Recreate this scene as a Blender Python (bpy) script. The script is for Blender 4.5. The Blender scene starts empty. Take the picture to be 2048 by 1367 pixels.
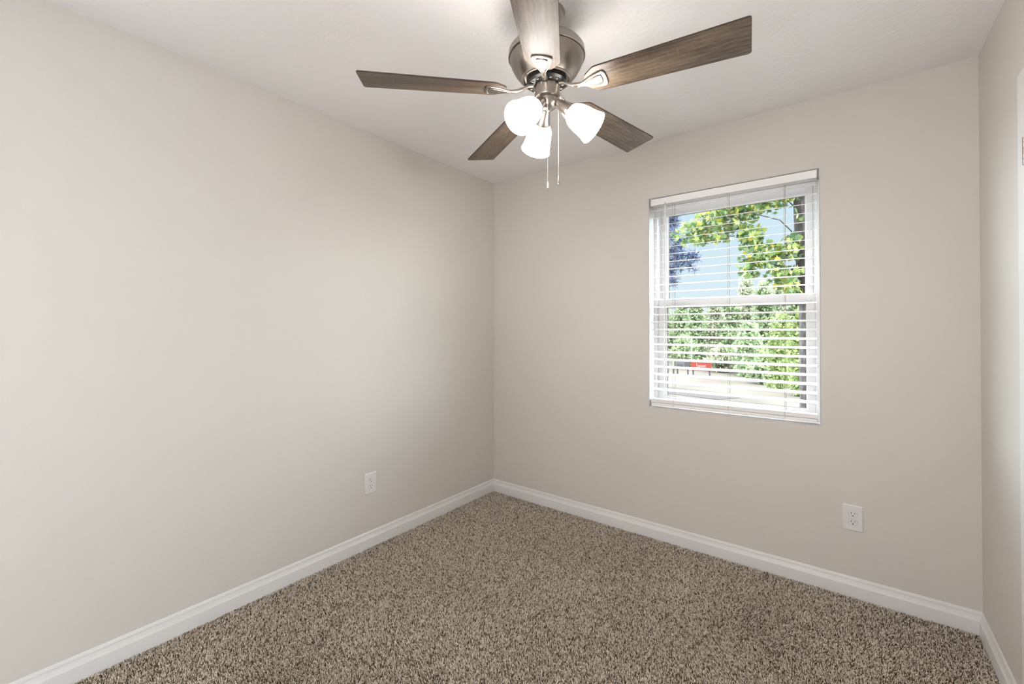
import bpy, bmesh, math, random
import numpy as np
from mathutils import Vector, Matrix

random.seed(7)
rng = np.random.default_rng(7)
SC = bpy.context.scene
COL = SC.collection
PI = math.pi
R = math.radians

# ------------------------------------------------------------------ measures (metres; corner of left and back wall at the origin)
W = 2.6829          # room width
H = 2.44            # ceiling height
YB = -3.35          # rear wall behind the camera
FLOOR = -0.010      # carpet backing; pile tips reach about z = 0
WX0, WX1, WZ0, WZ1 = 1.2615, 2.1270, 0.7990, 2.0872   # window opening
TH = 0.19           # outer wall thickness
GZ = -0.62          # ground outside


# ------------------------------------------------------------------ camera
YAW, PITCH, ROLL = R(-37.5858), R(0.4553), R(0.0183)
CAM = Vector((2.23585, -2.66555, 1.28036))
F_PX = 870.517
FW = Vector((math.sin(YAW) * math.cos(PITCH), math.cos(YAW) * math.cos(PITCH), math.sin(PITCH)))
RT = Vector((math.cos(YAW), -math.sin(YAW), 0))
UP = RT.cross(FW)
RT2 = RT * math.cos(ROLL) + UP * math.sin(ROLL)
UP2 = UP * math.cos(ROLL) - RT * math.sin(ROLL)
cam_data = bpy.data.cameras.new('camera')
cam = bpy.data.objects.new('camera', cam_data)
COL.objects.link(cam)
cam.matrix_world = Matrix(((RT2.x, UP2.x, -FW.x, CAM.x), (RT2.y, UP2.y, -FW.y, CAM.y),
                           (RT2.z, UP2.z, -FW.z, CAM.z), (0, 0, 0, 1)))
cam_data.sensor_width = 36.0
cam_data.sensor_fit = 'HORIZONTAL'
cam_data.lens = F_PX * 36.0 / 2048.0
cam_data.shift_y = -33.182 / 2048.0
cam_data.clip_start = 0.02
cam_data.clip_end = 300
SC.camera = cam

# ------------------------------------------------------------------ world, sun, area light, exposure
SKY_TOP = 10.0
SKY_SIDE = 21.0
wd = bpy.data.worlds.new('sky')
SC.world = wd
wd.use_nodes = True
wn = wd.node_tree.nodes
wl = wd.node_tree.links
bg = wn['Background']
tc = wn.new('ShaderNodeTexCoord')
sx = wn.new('ShaderNodeSeparateXYZ')
rp = wn.new('ShaderNodeValToRGB')
rp.color_ramp.elements[0].position = 0.0
rp.color_ramp.elements[0].color = (0.80, 0.91, 0.98, 1)
rp.color_ramp.elements[1].position = 0.24
rp.color_ramp.elements[1].color = (0.66, 0.84, 0.97, 1)
e2 = rp.color_ramp.elements.new(0.5)
e2.color = (0.95, 0.955, 0.98, 1)
wl.new(tc.outputs['Generated'], sx.inputs[0])
wl.new(sx.outputs['Z'], rp.inputs[0])
wl.new(rp.outputs[0], bg.inputs['Color'])
mr = wn.new('ShaderNodeMapRange')                        # sky boosted overhead, out of view, to light the blind and frame
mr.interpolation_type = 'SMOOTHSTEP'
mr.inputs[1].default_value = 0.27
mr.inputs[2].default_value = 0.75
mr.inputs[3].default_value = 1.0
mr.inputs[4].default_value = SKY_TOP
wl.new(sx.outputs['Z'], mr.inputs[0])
ab = wn.new('ShaderNodeMath')                            # and boosted to both sides, out of view, to light the walls
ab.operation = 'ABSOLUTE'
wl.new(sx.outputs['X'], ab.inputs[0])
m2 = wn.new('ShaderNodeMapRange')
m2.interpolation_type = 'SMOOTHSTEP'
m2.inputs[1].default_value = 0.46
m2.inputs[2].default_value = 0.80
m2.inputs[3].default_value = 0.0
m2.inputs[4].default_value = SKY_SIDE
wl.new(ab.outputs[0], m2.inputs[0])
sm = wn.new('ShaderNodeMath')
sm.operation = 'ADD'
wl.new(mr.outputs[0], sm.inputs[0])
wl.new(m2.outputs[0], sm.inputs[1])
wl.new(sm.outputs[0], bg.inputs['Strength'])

sun_d = bpy.data.lights.new('sun', 'SUN')
sun_d.energy = 1.8
sun_d.angle = R(0.6)
sun_d.color = (1.0, 0.95, 0.86)
sun = bpy.data.objects.new('sun', sun_d)
COL.objects.link(sun)
sun.rotation_euler = Vector((-0.35, 0.55, -0.85)).to_track_quat('-Z', 'Y').to_euler()



def fill_light(name, loc, aim, sx_, sy_, watts, col=(1.0, 0.985, 0.97)):
    d = bpy.data.lights.new(name, 'AREA')
    d.shape = 'RECTANGLE'
    d.size = sx_
    d.size_y = sy_
    d.energy = watts
    d.color = col
    o = bpy.data.objects.new(name, d)
    COL.objects.link(o)
    o.location = loc
    o.rotation_euler = Vector(aim).to_track_quat('-Z', 'Y').to_euler()
    return o


FILL_RIGHT_W, FILL_REAR_W, FILL_LEFT_W = 2.0, 25.5, 10.0
fill_light('fill_right', (W + 0.16, -2.50, 1.08), (-1, 0.10, 0.10), 1.25, 2.0, FILL_RIGHT_W)          # added fill light in an invented opening of the right wall
fill_light('fill_rear', (1.88, YB - 0.03, 1.30), (0, 1, 0.16), 0.92, 1.5, FILL_REAR_W, (1.0, 0.98, 1.0))   # main added fill, set in a made-up opening of the rear wall

fill_light('fill_left', (-0.06, -3.0, 1.05), (1, 0.25, 0.08), 0.56, 1.9, FILL_LEFT_W)         # added fill from a made-up left-wall opening behind the camera
LAMP_EMIT = 23.0
SC.view_settings.view_transform = 'Standard'
SC.view_settings.look = 'None'
SC.view_settings.exposure = 0.0
SC.view_settings.gamma = 1.0
SC.view_settings.use_curve_mapping = False

# ------------------------------------------------------------------ materials
def newmat(name):
    m = bpy.data.materials.new(name)
    m.use_nodes = True
    nt = m.node_tree
    return m, nt.nodes, nt.links, nt.nodes['Principled BSDF']


def plain(name, col, rough=0.5, metal=0.0, spec=0.5, bump=None):
    m, n, l, b = newmat(name)
    b.inputs['Base Color'].default_value = (*col, 1)
    b.inputs['Roughness'].default_value = rough
    b.inputs['Metallic'].default_value = metal
    b.inputs['Specular IOR Level'].default_value = spec
    if bump:
        scale, strength, dist, detail = bump
        t = n.new('ShaderNodeTexCoord')
        z = n.new('ShaderNodeTexNoise')
        z.inputs['Scale'].default_value = scale
        z.inputs['Detail'].default_value = detail
        bp = n.new('ShaderNodeBump')
        bp.inputs['Strength'].default_value = strength
        bp.inputs['Distance'].default_value = dist
        l.new(t.outputs['Object'], z.inputs['Vector'])
        l.new(z.outputs['Fac'], bp.inputs['Height'])
        l.new(bp.outputs[0], b.inputs['Normal'])
    return m


def ramp(n, stops):
    r = n.new('ShaderNodeValToRGB')
    e = r.color_ramp.elements
    while len(e) < len(stops):
        e.new(0.5)
    for i, (p, c) in enumerate(stops):
        e[i].position = p
        e[i].color = (*c, 1)
    return r


M = {}
M['wall'] = plain('wall_paint', (0.625, 0.592, 0.548), 0.55, 0, 0.3, (140, 0.12, 0.004, 3))
M['ceiling'] = plain('ceiling_paint', (0.87, 0.855, 0.85), 0.8, 0, 0.2, (55, 0.25, 0.006, 5))
M['trim'] = plain('trim_paint', (0.69, 0.68, 0.67), 0.35, 0, 0.4)
M['vinyl'] = plain('white_vinyl', (0.63, 0.62, 0.62), 0.35, 0, 0.4)
M['blind'] = plain('blind_white', (0.87, 0.86, 0.85), 0.35, 0, 0.4)
M['cord'] = plain('cord', (0.20, 0.155, 0.10), 0.8)
M['plate'] = plain('outlet_plastic', (0.72, 0.70, 0.69), 0.3, 0, 0.5)
M['gap_shade'] = plain('plastic_shadow_gap', (0.33, 0.31, 0.30), 0.6)  # shade of the joint round each receptacle put into a darker colour
M['slot'] = plain('outlet_slot', (0.03, 0.025, 0.022), 0.7)
M['nickel'] = plain('brushed_nickel', (0.37, 0.33, 0.295), 0.31, 1.0)
M['bright'] = plain('polished_metal', (0.72, 0.68, 0.63), 0.14, 1.0)
M['black'] = plain('dark_motor', (0.022, 0.021, 0.02), 0.35, 0.4)
M['seal'] = plain('window_gasket', (0.10, 0.085, 0.075), 0.6)
M['clear'] = plain('wand_plastic', (0.80, 0.79, 0.79), 0.15, 0, 0.6)
M['fob'] = plain('white_fob', (0.85, 0.83, 0.80), 0.3)
M['siding'] = plain('siding', (0.7, 0.69, 0.66), 0.7)
M['pole'] = plain('pale_pole', (0.17, 0.168, 0.155), 0.6)
M['red'] = plain('sign_red', (0.17, 0.020, 0.012), 0.5)
M['grey'] = plain('sign_grey', (0.09, 0.088, 0.094), 0.5)
M['dgrey'] = plain('sign_dark_grey', (0.045, 0.043, 0.052), 0.5)
M['cream'] = plain('sign_cream', (0.20, 0.19, 0.155), 0.5)
M['white'] = plain('sign_white', (0.22, 0.21, 0.20), 0.5)
M['asphalt'] = plain('asphalt', (0.038, 0.0365, 0.034), 0.9, 0, 0.2)

# lamp glass and bulbs: they give the light
for nm, st in (('shade_glass', LAMP_EMIT), ('bulb_glass', LAMP_EMIT * 28.0)):
    m, n, l, b = newmat(nm)
    b.inputs['Base Color'].default_value = (0.9, 0.89, 0.87, 1)
    b.inputs['Roughness'].default_value = 0.3
    b.inputs['Emission Color'].default_value = (1.0, 0.958, 0.905, 1)
    b.inputs['Emission Strength'].default_value = st
    M[nm] = m

# window glass: see-through with a weak reflection
m, n, l, b = newmat('window_glass')
n.remove(b)
tr = n.new('ShaderNodeBsdfTransparent')
tr.inputs[0].default_value = (0.97, 0.985, 0.98, 1)
gl = n.new('ShaderNodeBsdfGlossy')
gl.inputs['Roughness'].default_value = 0.02
mx = n.new('ShaderNodeMixShader')
mx.inputs[0].default_value = 0.0
l.new(tr.outputs[0], mx.inputs[1])
l.new(gl.outputs[0], mx.inputs[2])
l.new(mx.outputs[0], n['Material Output'].inputs[0])
M['glass'] = m


def wood_mat():
    m, n, l, b = newmat('weathered_oak')
    t = n.new('ShaderNodeTexCoord')
    oi = n.new('ShaderNodeObjectInfo')
    ad = n.new('ShaderNodeVectorMath')
    ad.operation = 'ADD'
    cb = n.new('ShaderNodeCombineXYZ')
    ml = n.new('ShaderNodeMath')
    ml.operation = 'MULTIPLY'
    ml.inputs[1].default_value = 37.0
    l.new(oi.outputs['Random'], ml.inputs[0])
    l.new(ml.outputs[0], cb.inputs['X'])
    l.new(ml.outputs[0], cb.inputs['Y'])
    l.new(t.outputs['Object'], ad.inputs[0])
    l.new(cb.outputs[0], ad.inputs[1])
    # broad cathedral figure
    mp = n.new('ShaderNodeMapping')
    mp.inputs['Scale'].default_value = (2.6, 17.0, 1.0)
    l.new(ad.outputs[0], mp.inputs[0])
    n1 = n.new('ShaderNodeTexNoise')
    n1.inputs['Scale'].default_value = 1.0
    n1.inputs['Detail'].default_value = 4
    n1.inputs['Distortion'].default_value = 0.9
    l.new(mp.outputs[0], n1.inputs['Vector'])
    # fine pores along the grain
    mp2 = n.new('ShaderNodeMapping')
    mp2.inputs['Scale'].default_value = (22.0, 420.0, 1.0)
    l.new(ad.outputs[0], mp2.inputs[0])
    n2 = n.new('ShaderNodeTexNoise')
    n2.inputs['Scale'].default_value = 1.0
    n2.inputs['Detail'].default_value = 5
    l.new(mp2.outputs[0], n2.inputs['Vector'])
    # growth bands
    mp4 = n.new('ShaderNodeMapping')
    mp4.inputs['Scale'].default_value = (3.0, 34.0, 1.0)
    l.new(ad.outputs[0], mp4.inputs[0])
    wv = n.new('ShaderNodeTexWave')
    wv.bands_direction = 'Y'
    wv.inputs['Scale'].default_value = 0.55
    wv.inputs['Distortion'].default_value = 7.0
    wv.inputs['Detail'].default_value = 3
    wv.inputs['Detail Scale'].default_value = 0.6
    l.new(mp4.outputs[0], wv.inputs['Vector'])
    # saw marks across the grain
    mp3 = n.new('ShaderNodeMapping')
    mp3.inputs['Scale'].default_value = (160.0, 9.0, 1.0)
    l.new(ad.outputs[0], mp3.inputs[0])
    n3 = n.new('ShaderNodeTexNoise')
    n3.inputs['Scale'].default_value = 1.0
    n3.inputs['Detail'].default_value = 2
    l.new(mp3.outputs[0], n3.inputs['Vector'])
    r3 = ramp(n, [(0.64, (0, 0, 0)), (0.78, (1, 1, 1))])
    l.new(n3.outputs['Fac'], r3.inputs[0])
    r1 = ramp(n, [(0.34, (0.024, 0.015, 0.010)), (0.44, (0.066, 0.044, 0.029)), (0.54, (0.135, 0.095, 0.063)), (0.66, (0.215, 0.158, 0.108))])
    m1 = n.new('ShaderNodeMix')
    m1.data_type = 'FLOAT'
    m1.inputs[0].default_value = 0.52
    l.new(n1.outputs['Fac'], m1.inputs[2])
    l.new(n2.outputs['Fac'], m1.inputs[3])
    m0 = n.new('ShaderNodeMix')
    m0.data_type = 'FLOAT'
    m0.inputs[0].default_value = 0.05
    l.new(m1.outputs[0], m0.inputs[2])
    l.new(wv.outputs['Fac'], m0.inputs[3])
    l.new(m0.outputs[0], r1.inputs[0])
    m2 = n.new('ShaderNodeMix')
    m2.data_type = 'RGBA'
    m2.inputs[7].default_value = (0.28, 0.21, 0.15, 1)
    mm = n.new('ShaderNodeMath')
    mm.operation = 'MULTIPLY'
    mm.inputs[1].default_value = 0.35
    l.new(r3.outputs[0], mm.inputs[0])
    l.new(mm.outputs[0], m2.inputs[0])
    l.new(r1.outputs[0], m2.inputs[6])
    l.new(m2.outputs[2], b.inputs['Base Color'])
    b.inputs['Roughness'].default_value = 0.42
    bp = n.new('ShaderNodeBump')
    bp.inputs['Strength'].default_value = 0.15
    bp.inputs['Distance'].default_value = 0.001
    l.new(n2.outputs['Fac'], bp.inputs['Height'])
    l.new(bp.outputs[0], b.inputs['Normal'])
    return m


M['wood'] = wood_mat()
M['edge'] = plain('blade_edge', (0.045, 0.028, 0.020), 0.5)

CARPET = [(0.0, (0.045, 0.030, 0.018)), (0.24, (0.15, 0.108, 0.070)), (0.42, (0.50, 0.415, 0.325)), (0.75, (0.72, 0.625, 0.525)), (1.0, (0.94, 0.87, 0.78))]
m, n, l, b = newmat('carpet_backing')
t = n.new('ShaderNodeTexCoord')
z = n.new('ShaderNodeTexNoise')
z.inputs['Scale'].default_value = 260
z.inputs['Detail'].default_value = 2
r = ramp(n, [(0.30, (0.08, 0.055, 0.035)), (0.45, (0.28, 0.22, 0.16)), (0.62, (0.52, 0.44, 0.35))])
bp = n.new('ShaderNodeBump')
bp.inputs['Strength'].default_value = 1.0
bp.inputs['Distance'].default_value = 0.006
l.new(t.outputs['Object'], z.inputs['Vector'])
l.new(z.outputs['Fac'], r.inputs[0])
l.new(z.outputs['Fac'], bp.inputs['Height'])
l.new(r.outputs[0], b.inputs['Base Color'])
l.new(bp.outputs[0], b.inputs['Normal'])
b.inputs['Roughness'].default_value = 0.95
b.inputs['Specular IOR Level'].default_value = 0.1
M['carpet'] = m
m, n, l, b = newmat('carpet_yarn')
at = n.new('ShaderNodeAttribute')
at.attribute_name = 'yarn'
r = ramp(n, CARPET)
l.new(at.outputs['Fac'], r.inputs[0])
l.new(r.outputs[0], b.inputs['Base Color'])
b.inputs['Roughness'].default_value = 0.9
b.inputs['Specular IOR Level'].default_value = 0.15
M['yarn'] = m

m, n, l, b = newmat('sandy_ground')
t = n.new('ShaderNodeTexCoord')
z = n.new('ShaderNodeTexNoise')
z.inputs['Scale'].default_value = 0.55
z.inputs['Detail'].default_value = 6
r = ramp(n, [(0.32, (0.036, 0.030, 0.021)), (0.48, (0.056, 0.047, 0.036)), (0.66, (0.070, 0.061, 0.048))])
l.new(t.outputs['Object'], z.inputs['Vector'])
l.new(z.outputs['Fac'], r.inputs[0])
l.new(r.outputs[0], b.inputs['Base Color'])
b.inputs['Roughness'].default_value = 0.95
M['sand'] = m


def leaf_mat(name, stops, trans=0.35):
    m, n, l, b = newmat(name)
    g = n.new('ShaderNodeNewGeometry')
    r = ramp(n, stops)
    l.new(g.outputs['Random Per Island'], r.inputs[0])
    l.new(r.outputs[0], b.inputs['Base Color'])
    b.inputs['Roughness'].default_value = 0.45
    tl = n.new('ShaderNodeBsdfTranslucent')
    l.new(r.outputs[0], tl.inputs[0])
    mx = n.new('ShaderNodeMixShader')
    mx.inputs[0].default_value = trans
    l.new(b.outputs[0], mx.inputs[1])
    l.new(tl.outputs[0], mx.inputs[2])
    l.new(mx.outputs[0], n['Material Output'].inputs[0])
    return m


M['maple'] = leaf_mat('maple_leaf', [(0.0, (0.030, 0.062, 0.026)), (0.3, (0.062, 0.112, 0.034)), (0.6, (0.115, 0.165, 0.040)), (0.86, (0.205, 0.240, 0.055)), (0.95, (0.300, 0.240, 0.028)), (1.0, (0.330, 0.250, 0.030))], 0.45)
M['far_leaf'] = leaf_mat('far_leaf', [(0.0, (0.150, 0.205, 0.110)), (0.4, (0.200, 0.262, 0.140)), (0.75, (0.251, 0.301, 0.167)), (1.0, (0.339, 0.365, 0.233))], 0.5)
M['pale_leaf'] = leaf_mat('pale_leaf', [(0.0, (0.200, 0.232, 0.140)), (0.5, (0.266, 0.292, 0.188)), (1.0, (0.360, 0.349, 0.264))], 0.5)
M['bright_leaf'] = leaf_mat('bright_leaf', [(0.0, (0.088, 0.138, 0.043)), (0.5, (0.190, 0.250, 0.078)), (1.0, (0.295, 0.321, 0.140))], 0.5)
M['needle'] = leaf_mat('pine_needle', [(0.0, (0.016, 0.025, 0.057)), (0.5, (0.035, 0.049, 0.109)), (1.0, (0.064, 0.087, 0.160))], 0.15)
m, n, l, b = newmat('bark')
t = n.new('ShaderNodeTexCoord')
mp = n.new('ShaderNodeMapping')
mp.inputs['Scale'].default_value = (38, 38, 9)
z = n.new('ShaderNodeTexNoise')
z.inputs['Scale'].default_value = 1.0
z.inputs['Detail'].default_value = 6
r = ramp(n, [(0.30, (0.007, 0.005, 0.005)), (0.5, (0.024, 0.018, 0.016)), (0.68, (0.056, 0.044, 0.040))])
bp = n.new('ShaderNodeBump')
bp.inputs['Distance'].default_value = 0.02
l.new(t.outputs['Object'], mp.inputs[0])
l.new(mp.outputs[0], z.inputs['Vector'])
l.new(z.outputs['Fac'], r.inputs[0])
l.new(z.outputs['Fac'], bp.inputs['Height'])
l.new(r.outputs[0], b.inputs['Base Color'])
l.new(bp.outputs[0], b.inputs['Normal'])
b.inputs['Roughness'].default_value = 0.9
M['bark'] = m


# ------------------------------------------------------------------ mesh helpers
class MB:
    def __init__(s):
        s.v = []
        s.f = []
        s.mi = []

    def add(s, vs, fs, mi=0, mat=None):
        o = len(s.v)
        for p in vs:
            p = Vector(p)
            if mat is not None:
                p = mat @ p
            s.v.append(p[:])
        for f in fs:
            s.f.append([o + i for i in f])
            s.mi.append(mi)
        return s

    def box(s, x0, x1, y0, y1, z0, z1, mi=0, mat=None):
        vs = [(x0, y0, z0), (x1, y0, z0), (x1, y1, z0), (x0, y1, z0), (x0, y0, z1), (x1, y0, z1), (x1, y1, z1), (x0, y1, z1)]
        fs = [(0, 3, 2, 1), (4, 5, 6, 7), (0, 1, 5, 4), (1, 2, 6, 5), (2, 3, 7, 6), (3, 0, 4, 7)]
        return s.add(vs, fs, mi, mat)

    def lathe(s, prof, n=48, mat=None, mi=0, caps=True):
        vs, fs = [], []
        for r_, z_ in prof:
            for i in range(n):
                a = 2 * PI * i / n
                vs.append((r_ * math.cos(a), r_ * math.sin(a), z_))
        for k in range(len(prof) - 1):
            for i in range(n):
                j = (i + 1) % n
                fs.append((k * n + i, k * n + j, (k + 1) * n + j, (k + 1) * n + i))
        if caps:
            if prof[0][0] > 1e-5:
                fs.append(tuple(range(n))[::-1])
            if prof[-1][0] > 1e-5:
                fs.append(tuple((len(prof) - 1) * n + i for i in range(n)))
        return s.add(vs, fs, mi, mat)

    def prism(s, poly, z0, z1, mi=0, mat=None, mi_side=None):
        n = len(poly)
        vs = [(x, y, z0) for x, y in poly] + [(x, y, z1) for x, y in poly]
        s.add(vs, [tuple(range(n))[::-1], tuple(range(n, 2 * n))], mi, mat)
        o = len(s.v) - 2 * n
        for i in range(n):
            j = (i + 1) % n
            s.f.append([o + i, o + j, o + n + j, o + n + i])
            s.mi.append(mi if mi_side is None else mi_side)
        return s

    def tube(s, pts, rad, n=8, mi=0):
        pts = [Vector(p) for p in pts]
        if not isinstance(rad, (list, tuple)):
            rad = [rad] * len(pts)
        rings = []
        ref = None
        for i, p in enumerate(pts):
            d = (pts[min(i + 1, len(pts) - 1)] - pts[max(i - 1, 0)]).normalized()
            if ref is None:
                ref = Vector((0, 0, 1)) if abs(d.z) < 0.9 else Vector((1, 0, 0))
            a = (ref - d * ref.dot(d)).normalized()
            ref = a
            b_ = d.cross(a)
            rings.append([p + (a * math.cos(2 * PI * k / n) + b_ * math.sin(2 * PI * k / n)) * rad[i] for k in range(n)])
        vs = [q for rg in rings for q in rg]
        fs = []
        for k in range(len(pts) - 1):
            for i in range(n):
                j = (i + 1) % n
                fs.append((k * n + i, k * n + j, (k + 1) * n + j, (k + 1) * n + i))
        fs.append(tuple(range(n))[::-1])
        fs.append(tuple((len(pts) - 1) * n + i for i in range(n)))
        return s.add(vs, fs, mi)

    def extrude_profile(s, prof, p0, p1, out, mi=0):
        """profile (depth, z) swept from p0 to p1; depth is along 'out'"""
        p0, p1, out = Vector(p0), Vector(p1), Vector(out)
        n = len(prof)
        vs = [p0 + out * d + Vector((0, 0, z_)) for d, z_ in prof] + [p1 + out * d + Vector((0, 0, z_)) for d, z_ in prof]
        fs = [(i, (i + 1) % n, n + (i + 1) % n, n + i) for i in range(n)]
        fs += [tuple(range(n))[::-1], tuple(range(n, 2 * n))]
        return s.add(vs, fs, mi)

    def build(s, name, mats, parent=None, smooth=None, bevel=None, loc=None, fix=True):
        me = bpy.data.meshes.new(name)
        me.from_pydata(s.v, [], s.f)
        if not isinstance(mats, (list, tuple)):
            mats = [mats]
        for m_ in mats:
            me.materials.append(m_)
        if len(mats) > 1:
            me.polygons.foreach_set('material_index', s.mi)
        if fix:
            bm = bmesh.new()
            bm.from_mesh(me)
            bmesh.ops.recalc_face_normals(bm, faces=bm.faces)
            bm.to_mesh(me)
            bm.free()
        if smooth:
            me.shade_smooth()
            me.set_sharp_from_angle(angle=R(smooth))
        o = bpy.data.objects.new(name, me)
        COL.objects.link(o)
        if parent:
            o.parent = parent
        if loc:
            o.location = loc
        if bevel:
            bv = o.modifiers.new('bevel', 'BEVEL')
            bv.width = bevel
            bv.segments = 2
            bv.limit_method = 'ANGLE'
        return o


def tag(o, label=None, cat=None, group=None, kind=None):
    if label:
        o['label'] = label
    if cat:
        o['category'] = cat
    if group:
        o['group'] = group
    if kind:
        o['kind'] = kind
    return o


def empty(name, loc, label, cat, group=None, kind=None):
    o = bpy.data.objects.new(name, None)
    COL.objects.link(o)
    o.location = loc
    o.empty_display_size = 0.1
    return tag(o, label, cat, group, kind)


def copy_tree(o, parent=None):
    c = o.copy()
    COL.objects.link(c)
    c.parent = parent
    for ch in list(o.children):
        copy_tree(ch, c)
    return c


def at(u, v, Y):
    """point of the scene in the plane y = Y seen in direction (u, v) of the photograph, used for surveying only"""
    d = FW + RT2 * ((u - 1024) / F_PX) - UP2 * ((v - 650.318) / F_PX)
    return CAM + d * ((Y - CAM.y) / d.y)


# ------------------------------------------------------------------ room shell
T = 0.12
mb = MB().box(-T, W + T, YB - 0.6, 0, FLOOR - 0.1, FLOOR)
tag(mb.build('floor', M['carpet']), 'brown and beige flecked carpet floor of the empty room', 'floor', kind='structure')
mb = MB().box(-T, W + T, YB - 0.6, TH, H, H + 0.12)
tag(mb.build('ceiling', M['ceiling']), 'white lightly textured flat ceiling', 'ceiling', kind='structure')
mb = MB().box(-T, 0, -2.70, TH, FLOOR - 0.1, H).box(-T, 0, YB - 0.6, -3.30, FLOOR - 0.1, H).box(-T, 0, -3.30, -2.70, 2.06, H).box(-0.9, -T, -3.42, -3.30, FLOOR - 0.1, H).box(-0.9, -T, -2.70, -2.58, FLOOR - 0.1, H).box(-1.0, -0.9, -3.42, -2.58, FLOOR - 0.1, H).box(-1.0, -T, -3.42, -2.58, H, H + 0.1).box(-1.0, -T, -3.42, -2.58, FLOOR - 0.1, FLOOR)  # opening near the rear and the recess behind it added for a fill light
tag(mb.build('wall_left', M['wall']), 'greige painted wall on the left with one outlet', 'wall', kind='structure')

# back wall with the window hole (a ring of quads so that the hole stays one mesh)
g = 0.004
hx0, hx1, hz0, hz1 = WX0 - g, WX1 + g, WZ0 - g, WZ1 + g
vs, fs = [], []
for y in (0.0, TH):
    vs += [(0, y, FLOOR - 0.1), (W, y, FLOOR - 0.1), (W, y, H), (0, y, H), (hx0, y, hz0), (hx1, y, hz0), (hx1, y, hz1), (hx0, y, hz1)]
for o_ in (0, 8):
    for i in range(4):
        j = (i + 1) % 4
        fs.append((o_ + i, o_ + j, o_ + 4 + j, o_ + 4 + i))
for i in range(4):
    j = (i + 1) % 4
    fs.append((i, j, 8 + j, 8 + i))
    fs.append((4 + i, 4 + j, 12 + j, 12 + i))
tag(MB().add(vs, fs).build('wall_back', M['wall']), 'greige painted back wall around the window', 'wall', kind='structure')

# right wall with the door hole
DY0, DY1, DZ = -0.629, -1.424, 2.044
mb = MB()
mb.box(W, W + T, DY0, TH, FLOOR - 0.1, H)
mb.box(W, W + T, -1.86, DY1, FLOOR - 0.1, H)
mb.box(W, W + T, YB, -3.14, FLOOR - 0.1, H)
mb.box(W, W + T, -3.14, -1.86, 2.10, H)  # lintel over the opening added for the right fill light
mb.box(W, W + T, DY1, DY0, DZ, H)
tag(mb.build('wall_right', M['wall']), 'greige painted wall on the right beside the door casing', 'wall', kind='structure')
# rear wall behind the camera; its opening is added for a fill light
mb = MB().box(-T, 1.40, YB - T, YB, FLOOR - 0.1, H).box(2.36, W + T, YB - T, YB, FLOOR - 0.1, H).box(1.40, 2.36, YB - T, YB, 2.08, H)
mb.box(-T, W + T, YB - 0.72, YB - 0.6, FLOOR - 0.1, H)
tag(mb.build('wall_front', M['wall']), 'greige painted wall behind the camera with an opening added for a fill light', 'wall', kind='structure')
mb = MB().box(W + 0.9, W + 1.0, YB - T, -1.4, FLOOR - 0.1, H).box(W + T, W + 0.9, YB - T, YB, FLOOR - 0.1, H).box(W + T, W + 0.9, -1.5, -1.4, FLOOR - 0.1, H)  # made-up closed recess around the right fill light
mb.box(W + T, W + 1.0, YB - T, -1.4, H, H + 0.1).box(W + T, W + 1.0, YB - T, -1.4, FLOOR - 0.1, FLOOR)
tag(mb.build('wall_recess', M['wall']), 'greige recess added behind the right wall to house a fill light', 'wall', kind='structure')

# baseboards
BP = [(0, FLOOR), (0.0135, FLOOR), (0.0135, 0.0500), (0.0128, 0.0530), (0.0112, 0.0550), (0.0050, 0.0735), (0.0046, 0.0750), (0.0060, 0.0762), (0.0058, 0.0782), (0.0012, 0.0893), (0.0005, 0.0900), (0, 0.0900)]
mb = MB().extrude_profile(BP, (0, 0, 0), (0, -2.70, 0), (1, 0, 0))
tag(mb.build('baseboard_left', M['trim'], smooth=25), 'white baseboard along the left wall', 'baseboard', kind='structure')
mb = MB().extrude_profile(BP, (0.0001, 0, 0), (W - 0.0001, 0, 0), (0, -1, 0))
tag(mb.build('baseboard_back', M['trim'], smooth=25), 'white baseboard under the window wall', 'baseboard', kind='structure')
mb = MB().extrude_profile(BP, (W, 0, 0), (W, DY0 + 0.044, 0), (-1, 0, 0))
mb.extrude_profile(BP, (W, DY1 - 0.044, 0), (W, -1.86, 0), (-1, 0, 0))
tag(mb.build('baseboard_right', M['trim'], smooth=25), 'white baseboard along the right wall up to the door casing', 'baseboard', kind='structure')

# door casing on the right wall
CP = [(0.000, 0.0), (0.000, 0.0105), (0.004, 0.0130), (0.010, 0.0130), (0.016, 0.0165), (0.024, 0.0160), (0.052, 0.0095), (0.057, 0.0080), (0.057, 0.0)]   # (across, proud)
mb = MB()
n = len(CP)
co = 0.044                                  # casing outer edge lies this far outside the door hole
path = [lambda a: (DY0 + co - a, FLOOR), lambda a: (DY0 + co - a, DZ + co - a), lambda a: (DY1 - co + a, DZ + co - a), lambda a: (DY1 - co + a, FLOOR)]
vs = [(W - d, fn(a)[0], fn(a)[1]) for fn in path for a, d in CP]
fs = []
for k in range(3):
    for i in range(n):
        j = (i + 1) % n
        fs.append((k * n + i, k * n + j, (k + 1) * n + j, (k + 1) * n + i))
fs += [tuple(range(n)), tuple(3 * n + i for i in range(n))]
tag(mb.add(vs, fs).build('trim_1', M['trim'], smooth=20), 'white moulded door casing at the right edge of the room', 'door casing', kind='structure')

# door: jamb, slab, hinges, knob
door = empty('door_1', (W, DY0, 0), 'white hinged door in the right wall', 'door', kind='structure')


def at_door(mb_):
    mb_.v = [(x - W, y - DY0, z_) for x, y, z_ in mb_.v]
    return mb_


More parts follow.
